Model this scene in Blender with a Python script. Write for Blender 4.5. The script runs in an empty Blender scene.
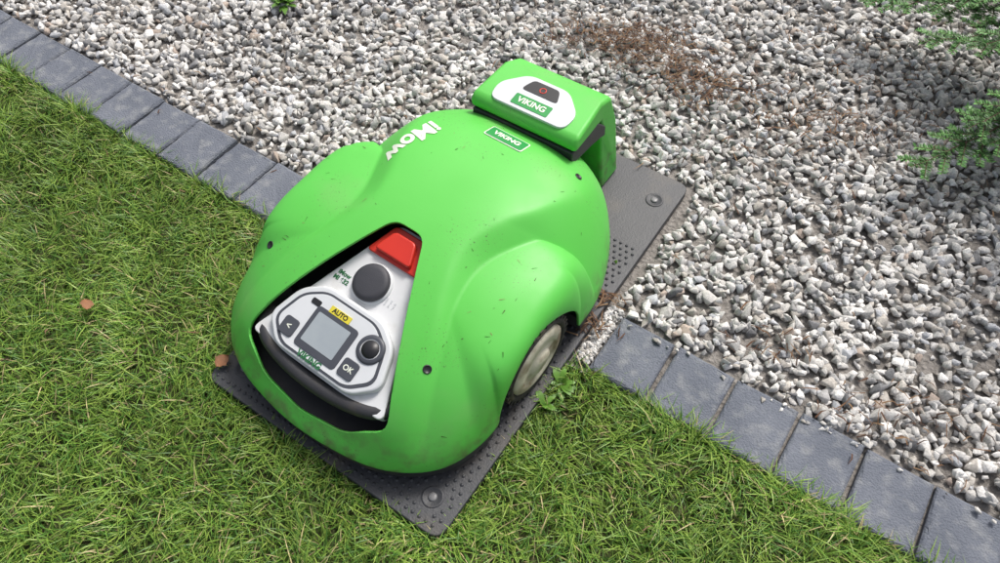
import bpy, bmesh, math, random
import numpy as np
from mathutils import Vector, Matrix
R = math.radians
ROT = R(-34)
rng = np.random.default_rng(7)
random.seed(5)
scene = bpy.context.scene
CR, SR = math.cos(ROT), math.sin(ROT)
def W(b, a, z=0.0):            # site frame (x along edging, y along dock) -> world
    return (b*CR - a*SR, b*SR + a*CR, z)

# ------------------------------------------------------------ materials
def new_mat(name):
    m = bpy.data.materials.new(name); m.use_nodes = True
    nt = m.node_tree
    return m, nt, nt.nodes["Principled BSDF"]
def mat(name, c1, c2=None, scale=20, rough=.5, bump=0, bscale=200, dirt=None, dscale=8, dlo=.55, dhi=.75, spec=.5, detail=4, bdist=.002, coat=0):
    m, nt, p = new_mat(name)
    N, L = nt.nodes, nt.links
    tc = N.new("ShaderNodeTexCoord")
    p.inputs["Roughness"].default_value = rough
    p.inputs["Specular IOR Level"].default_value = spec
    p.inputs["Coat Weight"].default_value = coat
    def ramp(sc, lo, hi, det=detail):
        n = N.new("ShaderNodeTexNoise"); n.inputs["Scale"].default_value = sc; n.inputs["Detail"].default_value = det
        L.new(tc.outputs["Object"], n.inputs["Vector"])
        r = N.new("ShaderNodeMapRange"); r.inputs[1].default_value = lo; r.inputs[2].default_value = hi
        L.new(n.outputs["Fac"], r.inputs[0]); return r.outputs[0]
    def mix(f, a, b):
        x = N.new("ShaderNodeMix"); x.data_type = 'RGBA'
        L.new(f, x.inputs[0])
        for i, v in ((6, a), (7, b)):
            if isinstance(v, tuple): x.inputs[i].default_value = (*v, 1)
            else: L.new(v, x.inputs[i])
        return x.outputs[2]
    col = mix(ramp(scale, .3, .7), c1, c2 if c2 else tuple(v*.85 for v in c1))
    if dirt: col = mix(ramp(dscale, dlo, dhi, 7), col, dirt)
    L.new(col, p.inputs["Base Color"])
    if bump:
        n = N.new("ShaderNodeTexNoise"); n.inputs["Scale"].default_value = bscale; n.inputs["Detail"].default_value = 3
        L.new(tc.outputs["Object"], n.inputs["Vector"])
        b = N.new("ShaderNodeBump"); b.inputs["Strength"].default_value = bump; b.inputs["Distance"].default_value = bdist
        L.new(n.outputs["Fac"], b.inputs["Height"]); L.new(b.outputs[0], p.inputs["Normal"])
    return m
def attr_mat(name, rough=.8, nscale=150, lo=.75, hi=1.2, spec=.3):
    m, nt, p = new_mat(name); N, L = nt.nodes, nt.links
    at = N.new("ShaderNodeAttribute"); at.attribute_name = "Col"
    out = at.outputs["Color"]
    if nscale:
        tc = N.new("ShaderNodeTexCoord")
        n = N.new("ShaderNodeTexNoise"); n.inputs["Scale"].default_value = nscale; n.inputs["Detail"].default_value = 2
        L.new(tc.outputs["Object"], n.inputs["Vector"])
        r = N.new("ShaderNodeMapRange"); r.inputs[1].default_value=.3; r.inputs[2].default_value=.7; r.inputs[3].default_value = lo; r.inputs[4].default_value = hi
        L.new(n.outputs["Fac"], r.inputs[0])
        x = N.new("ShaderNodeVectorMath"); x.operation = 'SCALE'
        L.new(at.outputs["Color"], x.inputs[0]); L.new(r.outputs[0], x.inputs["Scale"]); out = x.outputs[0]
    L.new(out, p.inputs["Base Color"])
    p.inputs["Roughness"].default_value = rough; p.inputs["Specular IOR Level"].default_value = spec
    return m

M_green = mat("green_plastic", (.098,.50,.068), (.110,.53,.080), 6, .45, .25, 900, dirt=(.20,.44,.13), dscale=5, dlo=.55, dhi=.95, bdist=.0006, spec=.42)
def add_specks(m):
    nt = m.node_tree; N, L = nt.nodes, nt.links; p = N["Principled BSDF"]
    src = p.inputs["Base Color"].links[0].from_socket
    tc = N.new("ShaderNodeTexCoord")
    for sc, th, lo, c in ((60, .10, .52, (.06,.10,.03,1)), (130, .14, .50, (.09,.16,.05,1)), (300, .18, .52, (.12,.22,.07,1))):
        v = N.new("ShaderNodeTexVoronoi"); v.inputs["Scale"].default_value = sc
        L.new(tc.outputs["Object"], v.inputs["Vector"])
        lt = N.new("ShaderNodeMath"); lt.operation='LESS_THAN'; lt.inputs[1].default_value=th
        L.new(v.outputs["Distance"], lt.inputs[0])
        n = N.new("ShaderNodeTexNoise"); n.inputs["Scale"].default_value = 9; n.inputs["Detail"].default_value = 3
        L.new(tc.outputs["Object"], n.inputs["Vector"])
        gt = N.new("ShaderNodeMapRange"); gt.inputs[1].default_value=lo; gt.inputs[2].default_value=lo+.12; gt.inputs[4].default_value=.7
        L.new(n.outputs["Fac"], gt.inputs[0])
        mu = N.new("ShaderNodeMath"); mu.operation='MULTIPLY'; L.new(lt.outputs[0], mu.inputs[0]); L.new(gt.outputs[0], mu.inputs[1])
        x = N.new("ShaderNodeMix"); x.data_type='RGBA'; L.new(mu.outputs[0], x.inputs[0]); L.new(src, x.inputs[6]); x.inputs[7].default_value=c
        src = x.outputs[2]
    sp = N.new("ShaderNodeSeparateXYZ"); L.new(tc.outputs["Object"], sp.inputs[0])
    mr = N.new("ShaderNodeMapRange"); mr.inputs[1].default_value=.15; mr.inputs[2].default_value=.06; mr.inputs[3].default_value=0; mr.inputs[4].default_value=.8
    L.new(sp.outputs["Z"], mr.inputs[0])
    n = N.new("ShaderNodeTexNoise"); n.inputs["Scale"].default_value = 35; n.inputs["Detail"].default_value = 6
    L.new(tc.outputs["Object"], n.inputs["Vector"])
    r2 = N.new("ShaderNodeMapRange"); r2.inputs[1].default_value=.46; r2.inputs[2].default_value=.68; L.new(n.outputs["Fac"], r2.inputs[0])
    mu = N.new("ShaderNodeMath"); mu.operation='MULTIPLY'; L.new(mr.outputs[0], mu.inputs[0]); L.new(r2.outputs[0], mu.inputs[1])
    x = N.new("ShaderNodeMix"); x.data_type='RGBA'; L.new(mu.outputs[0], x.inputs[0]); L.new(src, x.inputs[6]); x.inputs[7].default_value=(.13,.15,.07,1)
    L.new(x.outputs[2], p.inputs["Base Color"])
    # uneven sheen: handled / dusty areas
    n = N.new("ShaderNodeTexNoise"); n.inputs["Scale"].default_value = 7; n.inputs["Detail"].default_value = 6
    L.new(tc.outputs["Object"], n.inputs["Vector"])
    rr = N.new("ShaderNodeMapRange"); rr.inputs[1].default_value=.35; rr.inputs[2].default_value=.65; rr.inputs[3].default_value=.38; rr.inputs[4].default_value=.58
    L.new(n.outputs["Fac"], rr.inputs[0]); L.new(rr.outputs[0], p.inputs["Roughness"])
add_specks(M_green)
M_dark = mat("dark_plastic", (.028,.028,.032), (.04,.04,.045), 12, .5, .2, 400, dirt=(.10,.085,.06), dscale=14, dlo=.55, dhi=.85)
M_black = mat("black_plastic", (.015,.015,.017), (.022,.022,.025), 30, .4)
M_knob = mat("knob_rubber", (.040,.042,.050), (.05,.05,.06), 30, .6, .2, 500)
M_white = mat("white_plastic", (.74,.75,.76), (.68,.69,.70), 12, .38, dirt=(.45,.42,.36), dscale=16, dlo=.56, dhi=.9)
M_pod = mat("light_grey_plastic", (.66,.68,.70), (.60,.62,.64), 12, .35)
M_insert = mat("dark_grey_insert", (.055,.06,.075), (.07,.075,.09), 20, .42)
M_screen = mat("lcd_screen", (.36,.40,.42), (.31,.35,.38), 18, .12)
M_red = mat("red_plastic", (.66,.04,.02), (.58,.03,.02), 10, .38)
M_yellow = mat("yellow_label", (.72,.62,.05), None, 10, .4)
M_labelg = mat("green_label", (.02,.30,.06), None, 10, .35)
M_text = mat("white_print", (.80,.84,.72), None, 10, .5)
M_textd = mat("dark_print", (.03,.16,.06), None, 10, .5)
M_hub = mat("hub_plastic", (.62,.59,.48), (.52,.48,.38), 14, .6, .3, 300, dirt=(.20,.15,.09), dscale=18, dlo=.47, dhi=.68)
M_tyre = mat("tyre_rubber", (.022,.021,.021), (.035,.032,.028), 30, .8, .4, 300, dirt=(.10,.08,.05), dscale=25, dlo=.52, dhi=.85)
M_plate = mat("base_plate_plastic", (.036,.038,.044), (.052,.054,.060), 7, .5, .5, 260, dirt=(.11,.095,.075), dscale=9, dlo=.54, dhi=.85, bdist=.0015)
M_metal = mat("screw_metal", (.12,.12,.13), (.2,.2,.2), 80, .4)
M_paver = mat("paver_concrete", (.105,.118,.148), (.165,.180,.215), 7, .85, .9, 240, dirt=(.26,.27,.28), dscale=34, dlo=.50, dhi=.8, bdist=.004, detail=6)
M_soil = mat("soil", (.05,.036,.024), (.085,.065,.045), 40, .95, 1, 120, bdist=.01)
M_bed = mat("gravel_bed", (.17,.155,.14), (.30,.28,.26), 90, .95, 1, 90, bdist=.012)
M_lawnbase = mat("lawn_thatch", (.045,.070,.015), (.090,.095,.035), 60, .95, 1, 120, bdist=.01)
M_bark = mat("fir_bark", (.09,.055,.035), (.14,.10,.07), 40, .9, .8, 80)
M_leaf = mat("dry_leaf", (.28,.12,.05), (.16,.07,.03), 60, .7)
M_stone = attr_mat("gravel_stone", .85, 260, .75, 1.2)
M_grass = attr_mat("grass_blade", .45, 0, spec=.4)
M_needle = attr_mat("fir_needle", .45, 0, spec=.35)
M_litter = attr_mat("dry_litter", .9, 0)

# ------------------------------------------------------------ helpers
def link(o, parent=None, m=None, mw=None, smooth=None):
    scene.collection.objects.link(o)
    if m is not None: o.data.materials.append(m)
    if parent is not None: o.parent = parent
    if mw is not None: o.matrix_local = mw
    return o
def np_mesh(name, V, F, col=None):
    me = bpy.data.meshes.new(name)
    k = F.shape[1]
    me.vertices.add(len(V)); me.vertices.foreach_set("co", V.astype(np.float32).ravel())
    me.loops.add(F.size); me.loops.foreach_set("vertex_index", F.astype(np.int32).ravel())
    me.polygons.add(len(F)); me.polygons.foreach_set("loop_start", np.arange(0, F.size, k, dtype=np.int32))
    me.update(calc_edges=True)
    if col is not None:
        a = me.attributes.new("Col", 'FLOAT_COLOR', 'POINT')
        c = np.ones((len(V), 4), np.float32); c[:, :3] = col
        a.data.foreach_set("color", c.ravel())
    return bpy.data.objects.new(name, me)
def prism(name, poly, z0, z1, m, parent=None, mw=None, bev=0, seg=3, axis='Z'):
    bm = bmesh.new(); n = len(poly)
    def P(p, h):
        return (p[0], p[1], h) if axis == 'Z' else (h, p[0], p[1])
    lo = [bm.verts.new(P(p, z0)) for p in poly]; hi = [bm.verts.new(P(p, z1)) for p in poly]
    bm.faces.new(lo[::-1]); bm.faces.new(hi)
    for i in range(n): bm.faces.new((lo[i], lo[(i+1) % n], hi[(i+1) % n], hi[i]))
    bmesh.ops.recalc_face_normals(bm, faces=bm.faces)
    me = bpy.data.meshes.new(name); bm.to_mesh(me); bm.free()
    o = link(bpy.data.objects.new(name, me), parent, m, mw)
    if bev:
        b = o.modifiers.new("bevel", 'BEVEL'); b.width = bev; b.segments = seg; b.limit_method='ANGLE'; b.angle_limit=R(35); b.harden_normals = True
        for p in me.polygons: p.use_smooth = True
    return o
def rounded(poly, r, n=5):
    out = []; N = len(poly)
    for i in range(N):
        p0, p, p1 = (Vector(poly[(i-1) % N]), Vector(poly[i]), Vector(poly[(i+1) % N]))
        d0 = (p0-p); d1 = (p1-p); rr = min(r, d0.length*.45, d1.length*.45)
        A = p + d0.normalized()*rr; B = p + d1.normalized()*rr
        for k in range(n+1):
            t = k/n; q = A*(1-t)**2 + p*2*t*(1-t) + B*t*t; out.append((q.x, q.y))
    return out
def rect(cx, cy, w, h, r=.004, n=4):
    return rounded([(cx-w/2, cy-h/2), (cx+w/2, cy-h/2), (cx+w/2, cy+h/2), (cx-w/2, cy+h/2)], r, n)
def lathe(name, prof, m, parent=None, mw=None, seg=48):
    V = []; F = []
    for (r, h) in prof:
        for i in range(seg):
            t = 2*math.pi*i/seg; V.append((r*math.cos(t), r*math.sin(t), h))
    for j in range(len(prof)-1):
        for i in range(seg):
            F.append((j*seg+i, j*seg+(i+1) % seg, (j+1)*seg+(i+1) % seg, (j+1)*seg+i))
    me = bpy.data.meshes.new(name); me.from_pydata(V, [], F)
    for p in me.polygons: p.use_smooth = True
    return link(bpy.data.objects.new(name, me), parent, m, mw)
def text_obj(name, s, size, m, parent, mw, bold=0, shear=0, zf=None):
    cu = bpy.data.curves.new(name, 'FONT'); cu.body = s; cu.size = size; cu.align_x='CENTER'; cu.align_y='CENTER'
    cu.offset = bold; cu.shear = shear; cu.extrude = .0002 if zf is None else 0
    t = bpy.data.objects.new(name+"_tmp", cu); scene.collection.objects.link(t)
    bpy.context.view_layer.update()
    me = bpy.data.meshes.new_from_object(t.evaluated_get(bpy.context.evaluated_depsgraph_get()))
    bpy.data.objects.remove(t)
    me.name = name
    me.materials.clear()
    if zf is not None:
        bm = bmesh.new(); bm.from_mesh(me)
        for _ in range(4):
            es = [e for e in bm.edges if e.calc_length() > .006]
            if not es: break
            bmesh.ops.subdivide_edges(bm, edges=es, cuts=1)
            bmesh.ops.triangulate(bm, faces=bm.faces)
        bm.to_mesh(me); bm.free()
        for v in me.vertices:
            q = mw @ v.co; v.co = (q.x, q.y, zf(q.x, q.y)+.0014)
        mw = Matrix.Identity(4)
    return link(bpy.data.objects.new(name, me), parent, m, mw)
def empty(name, loc, rotz):
    e = bpy.data.objects.new(name, None); scene.collection.objects.link(e)
    e.location = loc; e.rotation_euler = (0, 0, rotz); e.empty_display_size=.1
    return e
def sst(e0, e1, x):
    t = np.clip((x-e0)/(e1-e0), 0, 1); return t*t*(3-2*t)
def smax(a, b, k):
    h = np.clip(.5+.5*(a-b)/k, 0, 1); return b*(1-h)+a*h+k*h*(1-h)

# ------------------------------------------------------------ ground sheets
def sheet(name, x0, x1, y0, y1, z, m, holes=False):
    me = bpy.data.meshes.new(name); me.from_pydata([(x0,y0,z),(x1,y0,z),(x1,y1,z),(x0,y1,z)], [], [(0,1,2,3)])
    o = link(bpy.data.objects.new(name, me), None, m); o.rotation_euler[2] = ROT; return o
sheet("ground", -60, 60, -60, 60, -.05, M_soil)
sheet("lawn", -30, 30, -30, .72, -.016, M_lawnbase)
sheet("gravel_bed", -30, 30, .72, 30, -.014, M_bed)

# pavers
def pavers():
    bm = bmesh.new()
    def block(b0, b1, a0, a1, top):
        ch = .007
        j = lambda s=.0025: random.uniform(-s, s)
        c = [(b0+j(), a0+j()), (b1+j(), a0+j()), (b1+j(), a1+j()), (b0+j(), a1+j())]
        tilt = (j(.015), j(.015)); cx, cy = (b0+b1)/2, (a0+a1)/2
        zz = lambda x, y: top + tilt[0]*(x-cx)+tilt[1]*(y-cy)
        def ringpts(inset, dz, n=12):
            out = []
            for k in range(4):
                p = Vector(c[k]); q = Vector(c[(k+1) % 4]); 
                for i in range(n):
                    t = i/n; v = p.lerp(q, t)
                    d = Vector((cx, cy))-v
                    ix = inset*(1 if d.x > 0 else -1) if abs(v.x-cx) > .85*(b1-b0)/2 else 0
                    iy = inset*(1 if d.y > 0 else -1) if abs(v.y-cy) > .85*(a1-a0)/2 else 0
                    w = .0022*inset/ch if inset else 0
                    out.append(bm.verts.new((v.x+ix+random.uniform(-w, w), v.y+iy+random.uniform(-w, w), zz(v.x, v.y)+dz+ (random.uniform(-.001,.001) if inset else 0))))
            return out
        r = [ringpts(0, -.06), ringpts(0, -.006), ringpts(ch*.4, -.002), ringpts(ch, 0)]
        for q in range(3):
            n = len(r[q])
            for i in range(n): bm.faces.new((r[q][i], r[q][(i+1) % n], r[q+1][(i+1) % n], r[q+1][i]))
        bm.faces.new(r[3])
    b = -.270
    while b < 4:
        w = .137+random.uniform(-.004, .004); block(b, b+w-.008, .727, .884, .006+random.uniform(-.002, .002)); b += w
    b = -.955
    while b > -5:
        w = .137+random.uniform(-.004, .004); block(b-w+.007, b, .645, .800, .006+random.uniform(-.002, .002)); b -= w
    me = bpy.data.meshes.new("paver_edging"); bm.to_mesh(me); bm.free()
    o = link(bpy.data.objects.new("paver_edging", me), None, M_paver); o.rotation_euler[2] = ROT
pavers()

# ------------------------------------------------------------ gravel
def gravel():
    shapes = []
    for k in range(20):
        bm = bmesh.new(); n = random.randint(6, 9)
        for i in range(n):
            z = 1-2*(i+.5)/n; t = i*2.39996+random.uniform(-.6, .6); r = math.sqrt(1-z*z)
            s = random.uniform(.80, 1.25)
            bm.verts.new((r*math.cos(t)*s, r*math.sin(t)*s, z*s))
        res = bmesh.ops.convex_hull(bm, input=bm.verts)
        loose = [v for v in bm.verts if not v.link_faces]
        bmesh.ops.delete(bm, geom=loose, context='VERTS')
        bmesh.ops.bevel(bm, geom=list(bm.edges), offset=.07, segments=1, affect='EDGES')
        bmesh.ops.triangulate(bm, faces=bm.faces)
        bm.verts.index_update()
        shapes.append((np.array([v.co[:] for v in bm.verts]), np.array([[v.index for v in f.verts] for f in bm.faces])))
        bm.free()
    def region(n, b0, b1, a0, a1, rmin, rmax, zlo, zhi):
        b = rng.uniform(b0, b1, n); a = rng.uniform(a0, a1, n)
        edge = np.where(b < -.62, .806, .890)
        ok = (a > edge+.005) & ~((b > -.947) & (b < -.293) & (a < 1.330))
        b, a = b[ok], a[ok]; n = len(b)
        r = rng.uniform(0, 1, n)**1.4*(rmax-rmin)+rmin
        return b, a, rng.uniform(zlo, zhi, n), r
    sets = [region(27000, -2.6, 1.5, .80, 2.5, .0085, .0175, -.012, .002),
            region(3000, -2.6, 1.5, .80, 2.5, .015, .021, -.006, .001),
            region(9000, -5, 4, .8, 5, .012, .021, -.012, .003)]
    n = 500
    b = rng.uniform(-.306, -.275, n); a = rng.uniform(.74, .90, n); sets.append((b, a, rng.uniform(-.014, -.004, n), rng.uniform(.004, .008, n)))
    n = 60
    b = rng.uniform(-.9, 1.4, n); a = np.where(b<-.3, .7, .884)-rng.uniform(0, .02, n); ok = b > -.27; sets.append((b[ok], a[ok], np.full(ok.sum(), .010), rng.uniform(.003, .009, ok.sum())))
    b = np.concatenate([s[0] for s in sets]); a = np.concatenate([s[1] for s in sets]); z = np.concatenate([s[2] for s in sets]); r = np.concatenate([s[3] for s in sets])
    z = z + .003*np.sin(b*7+1)*np.sin(a*6)
    n = len(b)
    pal = np.array([(.52,.505,.48),(.62,.605,.585),(.47,.44,.40),(.36,.355,.35),(.76,.745,.72),(.19,.19,.195),(.42,.35,.30),(.43,.44,.46)])
    pr = np.array([.25,.21,.13,.12,.15,.04,.03,.07])
    ci = rng.choice(len(pal), n, p=pr); col = pal[ci]*rng.uniform(.84, 1.14, (n, 1))
    sid = rng.integers(0, len(shapes), n)
    q = rng.normal(size=(n, 4)); q[:, 1:3] *= .38; q /= np.linalg.norm(q, axis=1)[:, None]
    w, x, y, zq = q.T
    Rm = np.stack([1-2*(y*y+zq*zq), 2*(x*y-zq*w), 2*(x*zq+y*w), 2*(x*y+zq*w), 1-2*(x*x+zq*zq), 2*(y*zq-x*w), 2*(x*zq-y*w), 2*(y*zq+x*w), 1-2*(x*x+y*y)], 1).reshape(n, 3, 3)
    sc = np.stack([rng.uniform(.9, 1.35, n), rng.uniform(.65, 1.0, n), rng.uniform(.45, .75, n)], 1)*r[:, None]
    Vs, Fs, Cs = [], [], []; off = 0
    for k, (sv, sf) in enumerate(shapes):
        idx = np.where(sid == k)[0]; m = len(idx)
        v = sv[None]*sc[idx][:, None, :]
        v = np.einsum('nij,nkj->nki', Rm[idx], v)
        v[..., 0] += b[idx, None]; v[..., 1] += a[idx, None]; v[..., 2] += z[idx, None]
        nv = len(sv)
        f = sf[None]+(np.arange(m)*nv)[:, None, None]+off
        Vs.append(v.reshape(-1, 3)); Fs.append(f.reshape(-1, 3)); Cs.append(np.repeat(col[idx], nv, 0)); off += m*nv
    o = np_mesh("gravel", np.concatenate(Vs), np.concatenate(Fs), np.concatenate(Cs))
    link(o, None, M_stone); o.rotation_euler[2] = ROT
gravel()

# ------------------------------------------------------------ grass
def lownoise(x, y, s=1.0):
    return (np.sin(x*3.1*s+1.3+1.7*np.sin(y*2.3*s))+np.sin(y*4.2*s+.4+1.3*np.sin(x*3.7*s))+np.sin((x+y)*6.1*s+2+np.sin(x*5*s)))/3
def blades(b, a, h, wd, lean, col, ph, seglv=(0, .4, .75, 1.0)):
    n = len(b)
    fx = np.cos(ph); fy = np.sin(ph)
    tw = ph+np.pi/2+rng.uniform(-.7, .7, n); sx = np.cos(tw); sy = np.sin(tw)
    V = np.zeros((n, 7, 3)); C = np.zeros((n, 7, 3))
    k = 0
    for li, t in enumerate(seglv):
        out = lean*t**1.6*h; up = h*(t - .35*lean*t*t)
        up = np.maximum(up, .0)
        ww = wd*(1-t**2*.75)*.5
        cx = b+fx*out; cy = a+fy*out; cz = -.014+up
        if li < 3:
            V[:, k] = np.stack([cx-sx*ww, cy-sy*ww, cz], 1); V[:, k+1] = np.stack([cx+sx*ww, cy+sy*ww, cz], 1)
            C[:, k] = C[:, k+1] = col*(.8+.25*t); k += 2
        else:
            V[:, k] = np.stack([cx, cy, cz], 1); C[:, k] = col*1.05
    f = np.array([(0,1,3),(0,3,2),(2,3,5),(2,5,4),(4,5,6)])
    F = (f[None]+(np.arange(n)*7)[:, None, None]).reshape(-1, 3)
    return V.reshape(-1, 3), F, C.reshape(-1, 3)
def grass():
    def reg(n, b0, b1, a0, a1):
        b = rng.uniform(b0, b1, n); a = rng.uniform(a0, a1, n)
        lim = np.where(b < -.62, .645, .727)
        ok = (a < lim-.002) & ~((b > -.926) & (b < -.306) & (a > .257))
        return b[ok], a[ok]
    s1 = reg(122000, -2.3, .95, -.5, .74)
    s2 = reg(20000, -4, 3, -2.5, .74)
    b = np.concatenate([s1[0], s2[0]]); a = np.concatenate([s1[1], s2[1]])
    m = 2600
    t = rng.uniform(0, 1, m); eb = np.where(t < .33, -.312+rng.exponential(.010, m), np.where(t < .66, rng.uniform(-.92, -.314, m), -.920-rng.exponential(.010, m)))
    ea = np.where(t < .33, rng.uniform(.26, .72, m), np.where(t < .66, .262-rng.exponential(.010, m), rng.uniform(.26, .64, m)))
    m2 = 4000; eb2 = rng.uniform(-2.3, .95, m2); ok = (eb2 < -.95) | (eb2 > -.29); eb2 = eb2[ok]; ea2 = np.where(eb2 < -.62, .643, .725)-rng.exponential(.008, len(eb2))
    b = np.concatenate([b, eb, eb2]); a = np.concatenate([a, ea, ea2]); n = len(b)
    ne = m+len(eb2)
    ph = rng.uniform(0, 2*np.pi, n)
    ln = lownoise(b*2, a*2); ln2 = lownoise(b*7+3, a*7)
    cl = 3.0*lownoise(b*5+1, a*5+4); ph = np.where(rng.uniform(0,1,n) < .45, cl+rng.normal(0, .6, n), ph)
    h = rng.uniform(.022, .054, n)*(1+.25*ln2); h[-ne:] *= .95
    near = (b > -.96) & (b < -.28) & (a > .23); h[near] *= .8
    lean = rng.uniform(.3, 1.4, n)
    wd = rng.uniform(.0015, .0035, n)
    g = np.array([.130, .262, .034]); yl = np.array([.255, .360, .064]); dk = np.array([.062, .155, .022]); st = np.array([.50, .42, .21])
    t = rng.uniform(0, 1, n)[:, None]
    col = g*(1-t)+yl*t
    dsel = rng.uniform(0, 1, n) < .28; col[dsel] = dk*rng.uniform(.8, 1.3, (dsel.sum(), 1))
    ssel = rng.uniform(0, 1, n) < (.04+.05*np.clip(ln, 0, 1)); col[ssel] = st*rng.uniform(.6, 1.1, (ssel.sum(), 1))
    col *= (1+.17*ln[:, None]+.14*ln2[:, None])
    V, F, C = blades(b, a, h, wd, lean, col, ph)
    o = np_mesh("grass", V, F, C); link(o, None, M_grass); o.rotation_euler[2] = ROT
grass()

# ------------------------------------------------------------ charging dock
dock = empty("charging_dock", W(-.622, .70), ROT)
prism("base_plate", rounded([(-.294, -.435), (.308, -.435), (.308, .61), (-.294, .61)], .03, 6), -.012, .010, M_plate, dock, bev=.003)
def studs():
    xs = np.arange(-.276, .291, .0155); ys = np.arange(-.418, .36, .0155)
    P = np.array([(x+(.00775 if j % 2 else 0), y) for j, y in enumerate(ys) for x in xs if x < .285])
    P = P[(np.hypot(P[:,0]-.25, P[:,1]+.375) > .034) & (np.hypot(P[:,0]+.24, P[:,1]+.375) > .034)]
    n = len(P); ang = np.arange(6)*np.pi/3
    V = np.zeros((n, 12, 3))
    for k in range(6):
        V[:, k] = np.c_[P+np.array([np.cos(ang[k]), np.sin(ang[k])])*.0046, np.full(n, .0095)]
        V[:, 6+k] = np.c_[P+np.array([np.cos(ang[k]), np.sin(ang[k])])*.0028, np.full(n, .0128)]
    f = []
    for k in range(6):
        k2 = (k+1) % 6; f += [(k, k2, 6+k2), (k, 6+k2, 6+k)]
    f += [(6,7,8),(6,8,9),(6,9,10),(6,10,11)]
    F = (np.array(f)[None]+(np.arange(n)*12)[:, None, None]).reshape(-1, 3)
    link(np_mesh("plate_studs", V.reshape(-1, 3), F), dock, M_plate)
studs()
for i, (x, y) in enumerate([(.25, -.375), (-.24, -.375), (.255, .52), (-.24, .52)]):
    lathe("stake_ring_%d" % i, [(.022,.0098),(.021,.0118),(.018,.0118),(.016,.0103),(.0,.0103)], M_plate, dock, Matrix.Translation((x, y, 0)))
    lathe("stake_head_%d" % i, [(.009,.0104),(.009,.0120),(.006,.0130),(0,.0130)], M_metal, dock, Matrix.Translation((x, y, 0)), 12)
dz = -.030
prof = [(.312,.302+dz),(.307,.322+dz),(.320,.338+dz),(.43,.348+dz),(.485,.325+dz),(.530,.20),(.562,.010),(.478,.010),(.470,.17),(.456,.255+dz),(.44,.285+dz)]
body = prism("dock_head", prof, -.138, .130, M_green, dock, axis='X', bev=.010, seg=4)
for v in body.data.vertices:
    f = max(0, (v.co.y-.34)/.13)
    if v.co.z > .17: v.co.x *= 1-.10*min(f, 1)
prism("head_underside", [(.322,.262+dz),(.3085,.272+dz),(.3085,.3015+dz),(.42,.300+dz),(.46,.262+dz),(.465,.20),(.44,.21),(.40,.25+dz)], -.132, .124, M_dark, dock, axis='X', bev=.004)
sl = math.atan2(.010, .110)
MT = Matrix.Translation((-.003, .320, .3385+dz)) @ Matrix.Rotation(sl, 4, 'X')
prism("head_panel", rounded([(-.092,.002),(.092,.002),(.098,.05),(.05,.100),(-.05,.100),(-.098,.05)], .02, 6), -.004, .0035, M_pod, dock, MT, bev=.0015)
prism("head_label", rect(0, .026, .090, .030, .003), .0034, .0045, M_labelg, dock, MT)
text_obj("head_label_text", "VIKING", .021, M_text, dock, MT @ Matrix.Translation((0, .026, .005)), .0006)
prism("led_window", rounded([(-.045,.056),(.045,.056),(.032,.090),(-.032,.090)], .01, 5), .0034, .0046, M_black, dock, MT)
lathe("led_ring", [(.008,.0046),(.008,.0053),(.006,.0053),(.006,.0046)], M_red, dock, MT @ Matrix.Translation((0,.072,0)), 24)

# ------------------------------------------------------------ mower
mower = empty("robotic_lawn_mower", W(-.645, .70), ROT+R(-2.4))
def catmull(P, n=24):
    P = [np.array(p, float) for p in P]; out = []
    for i in range(len(P)-1):
        p0 = P[i-1] if i > 0 else 2*P[0]-P[1]; p1, p2 = P[i], P[i+1]; p3 = P[i+2] if i+2 < len(P) else 2*P[-1]-P[-2]
        for k in range(n):
            t = k/n; out.append(.5*((2*p1)+(-p0+p2)*t+(2*p0-5*p1+4*p2-p3)*t*t+(-p0+3*p1-3*p2+p3)*t**3))
    out.append(P[-1]); return np.array(out)
OUT = [(.276,-.0),(.283,.09),(.301,.174),(.336,.242),(.388,.290),(.46,.313),(.54,.315),(.65,.309),(.76,.318),(.86,.314),(.95,.286),(1.03,.243),(1.10,.180),(1.145,.10),(1.155,0)]
half = catmull([(.283,-.09)]+OUT+[(1.145,-.10)], 24)[24:-24]
hy = half[:, 0]-.70; hx = half[:, 1]
hphi = np.arctan2(hx, -hy); hr = np.hypot(hx, hy)
hphi[0] = 0; hphi[-1] = np.pi
def Rout(phi): return np.interp(phi, hphi, hr)
topc = catmull([(.20,.05),(.26,.090),(.30,.122),(.36,.187),(.5,.248),(.66,.291),(.8,.304),(.92,.294),(1.02,.266),(1.10,.228),(1.2,.17)], 16)
w0c = catmull([(.20,.24),(.30,.225),(.40,.205),(.50,.175),(.60,.130),(.68,.112),(.76,.135),(.84,.175),(.95,.205),(1.1,.20),(1.2,.2)], 16)
fenc = catmull([(.20,.02),(.28,.085),(.40,.172),(.50,.224),(.60,.254),(.70,.265),(.80,.262),(.88,.250)], 16)
endc = catmull([(.05,.60),(.12,.70),(.155,.745),(.20,.790),(.25,.818),(.30,.832),(.36,.838)], 10)
def softp(x, k): return k*np.logaddexp(0, x/k)
def Hf(x, y):
    a = y+.70; w = np.abs(x)
    w0 = np.interp(a, w0c[:, 0], w0c[:, 1])
    hood = np.interp(a, topc[:, 0], topc[:, 1]) - .70*np.maximum(0, w-.05)**2 - .56*softp(w-w0, .0055)
    top = np.interp(a, fenc[:, 0], fenc[:, 1])
    top = top - .14*softp(w-.20, .02)
    ae = np.interp(w, endc[:, 0], endc[:, 1])
    zf = top - .16*sst(0, .050, a-ae) - .2*np.maximum(0, a-ae-.050)
    return smax(hood, zf, .0035)
def archf(a):
    u = (a-.648)/.138
    return np.where(np.abs(u) < 1, np.power(np.clip(1-np.abs(u)**2.3, 0, 1), .5), 0)
def rim(phi, R_):
    return .062 + .148*archf(.70 - np.cos(phi)*R_)
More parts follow.
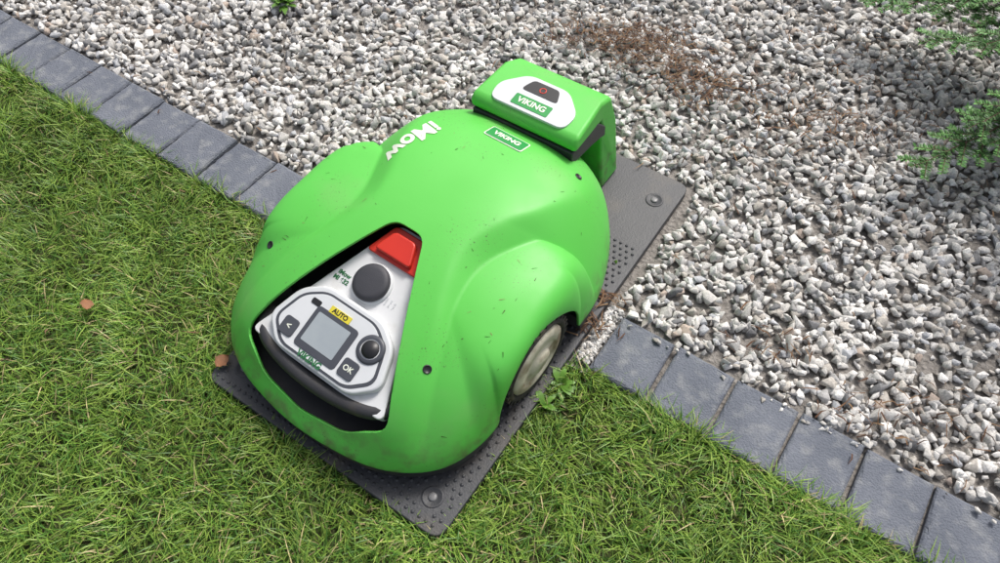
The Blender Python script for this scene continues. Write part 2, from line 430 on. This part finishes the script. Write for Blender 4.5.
def edgef(r, phi, R_):
    a = .70 - np.cos(phi)*R_
    u = sst(.44, .54, a)*(1-sst(.76, .86, a))
    n_ = 8 + 14*u
    return np.clip(1-r**n_, 0, 1)**.55
def zsurf_arr(x, y):
    phi = np.arctan2(np.abs(x), -y); Ro = Rout(phi); r = np.clip(np.hypot(x, y)/Ro, 0, 1)
    zr = rim(phi, Ro)
    return zr+(np.maximum(Hf(x, y), zr+.008)-zr)*edgef(r, phi, Ro)
def zsurf(x, y): return float(zsurf_arr(np.array([x]), np.array([y]))[0])
def nsurf(x, y, e=.004):
    return Vector((-(zsurf(x+e,y)-zsurf(x-e,y))/(2*e), -(zsurf(x,y+e)-zsurf(x,y-e))/(2*e), 1)).normalized()
def surf_mat(x, y, lift=0):
    n = nsurf(x, y); xa = (Vector((1,0,0))-n*n.x).normalized(); ya = n.cross(xa)
    m = Matrix((xa, ya, n)).transposed().to_4x4(); m.translation = Vector((x, y, zsurf(x, y)))+n*lift
    return m
def shell():
    NT = 720
    rr = np.concatenate([np.linspace(0, .8, 100)[1:], .8+.2*np.sin(np.linspace(0, np.pi/2, 44))[1:]])
    th = np.arange(NT)*2*np.pi/NT
    phi = np.where(th <= np.pi, th, 2*np.pi-th)
    Ro = Rout(phi)
    X = rr[:, None]*(Ro*np.sin(phi)*np.where(th <= np.pi, 1, -1))[None]; Y = rr[:, None]*(-Ro*np.cos(phi))[None]
    zr = rim(phi, Ro)[None]
    Z = zr+(np.maximum(Hf(X, Y), zr+.008)-zr)*edgef(rr[:, None], phi[None], Ro[None])
    V = [(0, 0, float(Hf(np.array([0.]), np.array([0.]))[0]))]+list(map(tuple, np.stack([X, Y, Z], -1).reshape(-1, 3)))
    F = [(0, 1+i, 1+(i+1) % NT) for i in range(NT)]
    for j in range(len(rr)-1):
        for i in range(NT):
            i2 = (i+1) % NT; F.append((1+j*NT+i, 1+(j+1)*NT+i, 1+(j+1)*NT+i2, 1+j*NT+i2))
    me = bpy.data.meshes.new("green_shell"); me.from_pydata(V, [], F)
    bm = bmesh.new(); bm.from_mesh(me)
    inside = OPEN
    n = len(inside)
    area = sum(inside[i][0]*inside[(i+1) % n][1]-inside[(i+1) % n][0]*inside[i][1] for i in range(n))
    s = 1 if area > 0 else -1
    for i in range(n):
        p = Vector(inside[i]); q = Vector(inside[(i+1) % n]); d = (q-p)
        if d.length < 1e-6: continue
        nrm = Vector((d.y, -d.x, 0))*s
        fs = [f for f in bm.faces if abs(f.calc_center_median().x) < .2 and -.425 < f.calc_center_median().y < 0.0]
        geom = set(fs)
        for f in fs: geom.update(f.edges); geom.update(f.verts)
        bmesh.ops.bisect_plane(bm, geom=list(geom), dist=1e-6, plane_co=(p.x, p.y, 0), plane_no=nrm)
    def ins(c):
        for i in range(n):
            p = inside[i]; q = inside[(i+1) % n]
            if s*((q[0]-p[0])*(c.y-p[1])-(q[1]-p[1])*(c.x-p[0])) < 0: return False
        return True
    bmesh.ops.delete(bm, geom=[f for f in bm.faces if ins(f.calc_center_median())], context='FACES')
    bmesh.ops.recalc_face_normals(bm, faces=bm.faces)
    bm.to_mesh(me); bm.free()
    for p in me.polygons: p.use_smooth = True
    o = link(bpy.data.objects.new("green_shell", me), mower, M_green)
    sd = o.modifiers.new("thickness", 'SOLIDIFY'); sd.thickness = .006; sd.offset = -1
    return o
OPEN = rounded([(-.184,-.350),(-.105,-.390),(0,-.402),(.105,-.390),(.184,-.350),(.036,-.048),(-.036,-.048)], .022, 4)
shell_o = shell()
me = shell_o.data
if sum(p.normal.z for p in me.polygons) < 0: me.flip_normals()

def chassis():
    NT = 240; th = np.arange(NT)*2*np.pi/NT
    phi = np.where(th <= np.pi, th, 2*np.pi-th); Ro = Rout(phi)*.988
    X = Ro*np.sin(phi)*np.where(th <= np.pi, 1, -1); Y = -Ro*np.cos(phi)
    inarch = (Y+.70 > .50) & (Y+.70 < .80)
    X = np.where(inarch, np.clip(X, -.232, .232), X)
    prism("chassis", list(zip(X, Y)), .028, .066, M_dark, mower)
    prism("inner_housing", rounded([(-.232,-.22),(.232,-.22),(.232,.12),(-.232,.12)], .05, 5), .065, .15, M_black, mower)
chassis()
def wheel(side):
    nm = "drive_wheel_right" if side > 0 else "drive_wheel_left"
    e = bpy.data.objects.new(nm, None); scene.collection.objects.link(e); e.parent = mower
    e.matrix_local = Matrix.Translation((side*.282, -.054, .112)) @ Matrix.Rotation(R(90)*side, 4, 'Y') @ Matrix.Scale(.86, 4)
    lathe("tyre", [(.085,-.035),(.108,-.036),(.114,-.028),(.115,0),(.114,.026),(.110,.034),(.104,.036),(.095,.031),(.093,.02)], M_tyre, e)
    lathe("hub", [(.0935,.022),(.093,.033),(.086,.037),(.064,.041),(.060,.037),(.037,.037),(.032,.043),(.0,.044)], M_hub, e)
    V = []; F = []
    for i in range(30):
        for half_ in (0, 1):
            t = 2*math.pi*(i+.5*half_)/30
            z0, z1 = (-.034, -.002) if half_ else (.002, .034)
            k = len(V)
            for (dt, rad) in ((-.06,.108),(.06,.108),(.045,.1190),(-.045,.1190)):
                for z in (z0, z1):
                    tt = t+dt+ (z*1.5 if half_ else -z*1.5); V.append((rad*math.cos(tt), rad*math.sin(tt), z))
            F += [(k,k+1,k+3,k+2),(k+2,k+3,k+5,k+4),(k+4,k+5,k+7,k+6),(k+6,k+7,k+1,k),(k,k+2,k+4,k+6),(k+1,k+7,k+5,k+3)]
    me = bpy.data.meshes.new("tread"); me.from_pydata(V, [], F); link(bpy.data.objects.new("tread", me), e, M_tyre)
wheel(1); wheel(-1)
for s in (-1, 1):
    lathe("caster_wheel", [(0,-.018),(.04,-.018),(.045,0),(.04,.018),(0,.018)], M_tyre, mower, Matrix.Translation((s*.13,.32,.055)) @ Matrix.Rotation(R(90), 4, 'Y'), 24)

# deck
MD = Matrix.Translation((0, .36-.70, .156)) @ Matrix.Rotation(math.atan(.358), 4, 'X')
prism("deck_panel", rounded([(-.170,-.006),(.170,-.006),(.037,.320),(-.037,.320)], .02, 5), -.03, 0, M_white, mower, MD, bev=.003)
prism("stop_button_base", rounded([(-.063,.246),(.063,.246),(.036,.314),(-.036,.314)], .010, 5), 0, .007, M_red, mower, MD, bev=.003)
prism("stop_button", rounded([(-.045,.254),(.045,.254),(.026,.302),(-.026,.302)], .010, 5), .006, .018, M_red, mower, MD, bev=.006, seg=4)
lathe("height_knob_collar", [(.042,-.001),(.042,.003),(.039,.005),(.034,.005)], M_pod, mower, MD @ Matrix.Translation((-.008,.194,0)))
lathe("height_knob", [(.037,0),(.038,.012),(.035,.0165),(.027,.018),(0,.0175)], M_knob, mower, MD @ Matrix.Translation((-.008,.194,0)))
podp = [(-.094,-.006),(.094,-.006),(.142,.036),(.118,.110),(.070,.142),(-.070,.142),(-.118,.110),(-.142,.036)]
MP = MD @ Matrix.Translation((-.005, .004, -.004))
prism("control_pod", rounded(podp, .02, 6), -.01, .020, M_pod, mower, MP, bev=.006, seg=4)
ins = [(x*.90, (y-.068)*.88+.066) for x, y in podp]
prism("control_insert", rounded(ins, .018, 6), .0195, .0212, M_insert, mower, MP, bev=.0006, seg=2)
ins2 = [(x*.85, (y-.068)*.82+.066) for x, y in podp]
prism("control_face", rounded(ins2, .016, 6), .0205, .0222, M_pod, mower, MP, bev=.0006, seg=2)
prism("screen_bezel", rect(-.008, .058, .104, .086, .01, 5), .0215, .0240, M_insert, mower, MP, bev=.001)
prism("lcd_screen", rect(-.010, .060, .080, .062, .003), .0236, .0246, M_screen, mower, MP)
prism("auto_label", rect(-.010, .107, .050, .014, .001), .0215, .0245, M_yellow, mower, MP)
text_obj("auto_label_text", "AUTO", .013, M_black, mower, MP @ Matrix.Translation((-.01,.107,.0248)), .0004)
prism("back_button", rect(-.086, .036, .034, .036, .008, 5), .0215, .0252, M_insert, mower, MP, bev=.0015)
prism("ok_button", rect(.068, .034, .036, .036, .008, 5), .0215, .0252, M_insert, mower, MP, bev=.0015)
text_obj("ok_text", "OK", .015, M_text, mower, MP @ Matrix.Translation((.068,.034,.0256)), .0003)
text_obj("back_text", "<", .018, M_text, mower, MP @ Matrix.Translation((-.086,.036,.0256)), .0003)
lathe("dpad_ring", [(.0285,.0215),(.028,.0245),(.024,.0262),(.020,.0262)], M_insert, mower, MP @ Matrix.Translation((.082,.086,0)))
lathe("dpad_groove", [(.0205,.0245),(.014,.0245)], M_pod, mower, MP @ Matrix.Translation((.082,.086,0)))
lathe("dpad_centre", [(.0175,.024),(.0165,.0285),(0,.029)], M_black, mower, MP @ Matrix.Translation((.082,.086,0)))
prism("sensor_window", rect(-.068, .102, .022, .012, .004), .0215, .0232, M_black, mower, MP)
text_obj("pod_text", "VIKING", .018, M_textd, mower, MP @ Matrix.Translation((-.01,.0065,.0225)), .0007)
text_obj("deck_text", "iMow\nMI 632", .013, M_textd, mower, MD @ Matrix.Translation((-.070,.174,.0006)), .0005)
text_obj("deck_text_small", "2  3  4\n5  6  7", .009, M_pod, mower, MD @ Matrix.Translation((.046,.180,.0006)), .0002)
def tube(name, pts, rad, m, parent, sc=(1, 1)):
    cu = bpy.data.curves.new(name, 'CURVE'); cu.dimensions='3D'; s = cu.splines.new('NURBS'); s.points.add(len(pts)-1)
    for i, p in enumerate(pts): s.points[i].co = (*p, 1)
    s.use_endpoint_u = True; s.order_u = 4; cu.bevel_depth = rad; cu.bevel_resolution = 5; cu.use_fill_caps = True; cu.resolution_u = 12
    return link(bpy.data.objects.new(name, cu), parent, m)
tube("carry_handle", [(-.168,-.285,.146),(-.168,-.325,.147),(-.115,-.350,.142),(0,-.362,.137),(.115,-.350,.142),(.168,-.325,.147),(.168,-.285,.146)], .0150, M_dark, mower)
prism("recess_floor", [(-.19,-.33),(-.1,-.398),(.1,-.398),(.19,-.33),(.06,-.04),(-.06,-.04)], .066, .074, M_dark, mower)
text_obj("shell_text", "iMow", .060, M_text, mower, Matrix.Translation((-.148, .136, 0)) @ Matrix.Rotation(R(-90-10), 4, 'Z'), .0020, .12, zsurf)
ML = surf_mat(.006, .258, .0005)
prism("shell_label_rim", rect(0, 0, .096, .041, .005), -.004, .0008, M_text, mower, ML)
prism("shell_label", rect(0, 0, .091, .036, .004), -.004, .0015, M_labelg, mower, ML)
text_obj("shell_label_text", "VIKING", .020, M_text, mower, ML @ Matrix.Translation((0,0,.002)), .0007)
for i, (x, y) in enumerate([(-.250, -.20), (.190, -.235), (.17, .285), (-.17, .315)]):
    lathe("screw_well_%d" % i, [(.0085,.0004),(.0080,.0014),(.0065,.0014),(.006,.0006),(0,.0006)], M_black, mower, surf_mat(x, y), 20)
def clippings():
    V = []; F = []; C = []
    for i in range(60):
        k = i % 3
        if k: x, y = random.uniform(-.28,.28), random.uniform(-.25,.30)
        else: x, y = random.choice((-1,1))*random.uniform(.20,.30), random.uniform(-.3,.1)
        if abs(x) < .19-.4*(y+.35) and y < 0: continue
        if math.hypot(x,y)/float(Rout(np.array([math.atan2(abs(x),-y)]))[0]) > .95: continue
        M = surf_mat(x, y, .0006) @ Matrix.Rotation(random.uniform(0, 6.28), 4, 'Z')
        L = random.uniform(.0015,.006); w = random.uniform(.0004,.0009); q = len(V)
        for p in ((-L,-w,0),(L,-w*.4,.0004),(L,w*.4,.0004),(-L,w,0)): V.append((M @ Vector(p))[:])
        F.append((q,q+1,q+2)); F.append((q,q+2,q+3)); c = random.choice([(.05,.09,.02),(.07,.05,.03),(.25,.22,.1),(.04,.12,.02)]); C += [c]*4
    link(np_mesh("grass_clippings", np.array(V), np.array(F), np.array(C)), mower, M_litter)
clippings()

# ------------------------------------------------------------ fir tree
def fir():
    e = empty("fir_tree", (1.80, 1.60, 0), 0)
    ax = Vector((1.80, 1.60, 0))
    br = []
    for tip, zb in (((1.09,1.63,.16), .40), ((.97,1.24,.10), .36), ((1.10,1.31,.16), .46), ((1.00,1.84,.14), .42), ((1.10,1.93,.22), .5), ((1.16,1.02,.12), .38), ((1.13,1.75,.20), .5), ((1.14,1.52,.22), .5)):
        br.append((Vector((0, 0, zb)), Vector(tip)-ax, 1))
    for k in range(40):
        z = .40+1.5*(k/40); az = k*2.4; ln = (.80 - .45*(z-.3)/1.0)*random.uniform(.85, 1.1); ln = max(ln, .12)
        d = Vector((math.cos(az), math.sin(az), 0))
        if d.x < -.3: ln = min(ln, .5)
        br.append((Vector((0, 0, z)), d*ln+Vector((0, 0, z-.25*ln-.02)), 0))
    NV, ND, NC = [], [], []; tw = []
    def twig(p, q, r0, r1, fine):
        tw.append((p, q, r0, r1))
        L = (q-p).length; d = (q-p).normalized()
        side = d.cross(Vector((0, 0, 1))).normalized(); up = side.cross(d)
        n = int(L/(.0009 if fine else .003))
        for i in range(n):
            t = i/n
            th = random.choice((0, math.pi))+random.gauss(0, .4)
            o = side*math.cos(th)+up*(abs(math.sin(th))*.9)
            nd = (o*1.0+d*.45).normalized()
            ln = random.uniform(.014, .020)*(1-.3*t)
            NV.append(p.lerp(q, t)); ND.append(nd*ln); NC.append(random.uniform(.6, 1.3)*(1.6 if t > .45 and r1 < .001 else .95))
    for b0, b1, fine in br:
        L = (b1-b0).length; steps = max(5, int(L/.055)); prev = b0
        for i in range(1, steps+1):
            t = i/steps; p = b0.lerp(b1, t); p.z += -.05*math.sin(math.pi*t)*L
            p += Vector((random.uniform(-.004,.004),)*3)
            if t > .35: twig(prev, p, .005*(1-t)+.0015, .005*(1-t)+.001, fine)
            else: tw.append((prev, p, .006, .005))
            if t > .22 and t < .98:
                d = (p-prev).normalized(); side = d.cross(Vector((0, 0, 1))).normalized()
                for s in (-1, 1):
                    ln = min(.13, .050+.22*L*(1-t))*random.uniform(.75, 1.1)
                    dir_ = (d*.85+side*s*.75+Vector((0, 0, random.uniform(-.10,.12)))).normalized()
                    q = p+dir_*ln; twig(p, q, .002, .0008, fine)
                    if ln > .09:
                        for s2 in (-1, 1):
                            m = p.lerp(q, .5); sd = dir_.cross(Vector((0,0,1))).normalized()
                            twig(m, m+(dir_*.8+sd*s2*.7).normalized()*ln*.4, .0015, .0006, fine)
            prev = p
    P = np.array(NV); D = np.array(ND); c = np.array(NC)[:, None]; n = len(P)
    S = np.cross(D, np.array([0,0,1.])+rng.normal(size=(n, 3))*.3); S /= np.linalg.norm(S, axis=1)[:, None]; S *= .0013
    V = np.stack([P-S, P+S, P+D*.6+S, P+D, P+D*.6-S], 1).reshape(-1, 3)
    f = np.array([(0,1,2),(0,2,4),(4,2,3)]); F = (f[None]+(np.arange(n)*5)[:, None, None]).reshape(-1, 3)
    col = np.repeat(np.array([.085,.20,.055])*c, 5, 0)
    link(np_mesh("needles", V, F, col), e, M_needle)
    V = []; F = []
    for p, q, r0, r1 in tw:
        d = (q-p).normalized(); s = d.cross(Vector((0,0,1))).normalized(); u = s.cross(d); k = len(V)
        for c_, r_ in ((p, r0), (q, r1)):
            for j in range(5):
                t = 2*math.pi*j/5; V.append(c_+(s*math.cos(t)+u*math.sin(t))*r_)
        F += [(k+j, k+(j+1) % 5, k+5+(j+1) % 5, k+5+j) for j in range(5)]
    me = bpy.data.meshes.new("branches"); me.from_pydata(V, [], F); link(bpy.data.objects.new("branches", me), e, M_bark)
    lathe("trunk", [(.042,-.05),(.035,.1),(.028,.7),(.018,1.3),(.006,1.9),(0,2.05)], M_bark, e, None, 16)
fir()

# ------------------------------------------------------------ litter, leaves, weeds
def litter():
    cl = [(.27,1.86,.07,260),(.41,1.83,.08,420),(.50,1.72,.07,240),(.57,1.63,.07,220),(.76,1.55,.09,90),(.93,1.47,.08,70),(.70,1.42,.16,60),(1.1,1.5,.2,120),(1.0,1.75,.2,120),
          (.77,.64,.06,50),(.9,.62,.1,50),(.58,.80,.05,40),(.20,.86,.025,60),(.24,.93,.02,40),(-.2,1.5,.9,120)]
    P = []; 
    for x, y, s, n in cl:
        P.append(np.c_[rng.normal(x, s, n), rng.normal(y, s*.6, n)])
    P = np.concatenate(P); n = len(P)
    th = rng.uniform(0, 2*np.pi, n); ln = rng.uniform(.006, .022, n); w = rng.uniform(.0006, .0018, n)
    z = rng.uniform(.006, .018, n); d = np.c_[np.cos(th), np.sin(th)]; s = np.c_[-d[:,1], d[:,0]]
    A = np.c_[P-d*ln[:,None]-s*w[:,None], z]; B = np.c_[P-d*ln[:,None]+s*w[:,None], z]
    C_ = np.c_[P+s*w[:,None]+s*.15*ln[:,None], z+.004]; D_ = np.c_[P-s*w[:,None]+s*.15*ln[:,None], z+.004]
    E = np.c_[P+d*ln[:,None], z+rng.uniform(-.004,.006,n)]
    V = np.stack([A,B,C_,D_,E],1).reshape(-1,3)
    f = np.array([(0,1,2),(0,2,3),(3,2,4)]); F = (f[None]+(np.arange(n)*5)[:,None,None]).reshape(-1,3)
    pal = np.array([(.10,.05,.03),(.16,.09,.05),(.06,.035,.025),(.22,.14,.08)])
    col = np.repeat(pal[rng.integers(0,4,n)],5,0)
    link(np_mesh("dry_needle_litter", V, F, col), None, M_litter)
litter()
def leaf_mesh(name, loc, size, rz, m, tilt=.2):
    V = []; F = []; n = 8
    for i in range(n+1):
        t = i/n; w = math.sin(math.pi*t**.8)*.38*size*(1+.15*math.sin(i*2.5))
        z = .15*size*math.sin(math.pi*t)
        V += [((t-.5)*size, -w, z+.10*size), ((t-.5)*size, 0, z), ((t-.5)*size, w, z+.12*size)]
    for i in range(n):
        k = i*3; F += [(k,k+1,k+4,k+3),(k+1,k+2,k+5,k+4)]
    me = bpy.data.meshes.new(name); me.from_pydata(V, [], F)
    for p in me.polygons: p.use_smooth = True
    o = link(bpy.data.objects.new(name, me), None, m); o.location = loc; o.rotation_euler = (tilt, .15, rz); return o
leaf_mesh("fallen_leaf", (-.902,.896,.03), .034, 1.9, M_leaf, .5)
leaf_mesh("fallen_leaf", (-.580,.762,.020), .036, 1.0, M_leaf)
def weed(loc, n, L, name):
    V = []; F = []; C = []
    for i in range(n):
        az = random.uniform(0, 6.28); el = random.uniform(.35, 1.2); d = Vector((math.cos(az)*math.cos(el), math.sin(az)*math.cos(el), math.sin(el)))
        s = d.cross(Vector((0,0,1))).normalized(); k = len(V); l = L*random.uniform(.6, 1.1); c = random.uniform(.8,1.3)
        for t, w in ((0,.04),(.3,.12),(.6,.14),(.85,.08)):
            p = d*l*t - Vector((0,0,.35*l*t*t)); V += [p-s*w*l, p+s*w*l]
        V.append(d*l-Vector((0,0,.4*l)))
        F += [(k,k+1,k+3),(k,k+3,k+2),(k+2,k+3,k+5),(k+2,k+5,k+4),(k+4,k+5,k+7),(k+4,k+7,k+6),(k+6,k+7,k+8)]
        C += [(.11*c,.24*c,.035*c)]*9
    o = np_mesh(name, np.array([v[:] for v in V]), np.array(F), np.array(C)); link(o, None, M_grass); o.location = loc
weed((.125,.720,.0), 12, .050, "weed_plant"); weed((.09,.67,.0), 9, .04, "weed_plant")
weed((.26,1.02,.0), 6, .03, "weed_plant"); weed((-.66,2.02,.0), 40, .07, "weed_plant")

# ------------------------------------------------------------ light, camera
w = bpy.data.worlds.new("World"); scene.world = w; w.use_nodes = True
nt = w.node_tree; bg = nt.nodes["Background"]; sky = nt.nodes.new("ShaderNodeTexSky"); sky.sky_type='NISHITA'; sky.sun_disc=False
EL, AZ = R(55), R(40)    # azimuth clockwise from +Y
sky.sun_elevation = EL; sky.sun_rotation = AZ; sky.air_density=1.0; sky.dust_density=6; sky.ozone_density=.5
hs = nt.nodes.new("ShaderNodeHueSaturation"); hs.inputs["Saturation"].default_value=.5
nt.links.new(sky.outputs[0], hs.inputs["Color"]); nt.links.new(hs.outputs[0], bg.inputs[0]); bg.inputs[1].default_value = .15
sl_ = bpy.data.lights.new("sun", 'SUN'); sl_.energy = 2.6; sl_.angle = R(14); sl_.color=(1,.965,.92)
so = bpy.data.objects.new("sun", sl_); scene.collection.objects.link(so)
dvec = Vector((math.sin(AZ)*math.cos(EL), math.cos(AZ)*math.cos(EL), math.sin(EL)))
so.rotation_euler = dvec.to_track_quat('Z', 'Y').to_euler(); so.location = dvec*10
cam = bpy.data.cameras.new("camera"); co = bpy.data.objects.new("camera", cam); scene.collection.objects.link(co)
co.location = (0, 0, 1.4); co.rotation_euler = (R(35), 0, 0); cam.sensor_width = 36; cam.lens = 27; cam.clip_end = 300; cam.clip_start=.02
scene.camera = co
scene.view_settings.view_transform='Standard'; scene.view_settings.look='None'; scene.view_settings.exposure=0
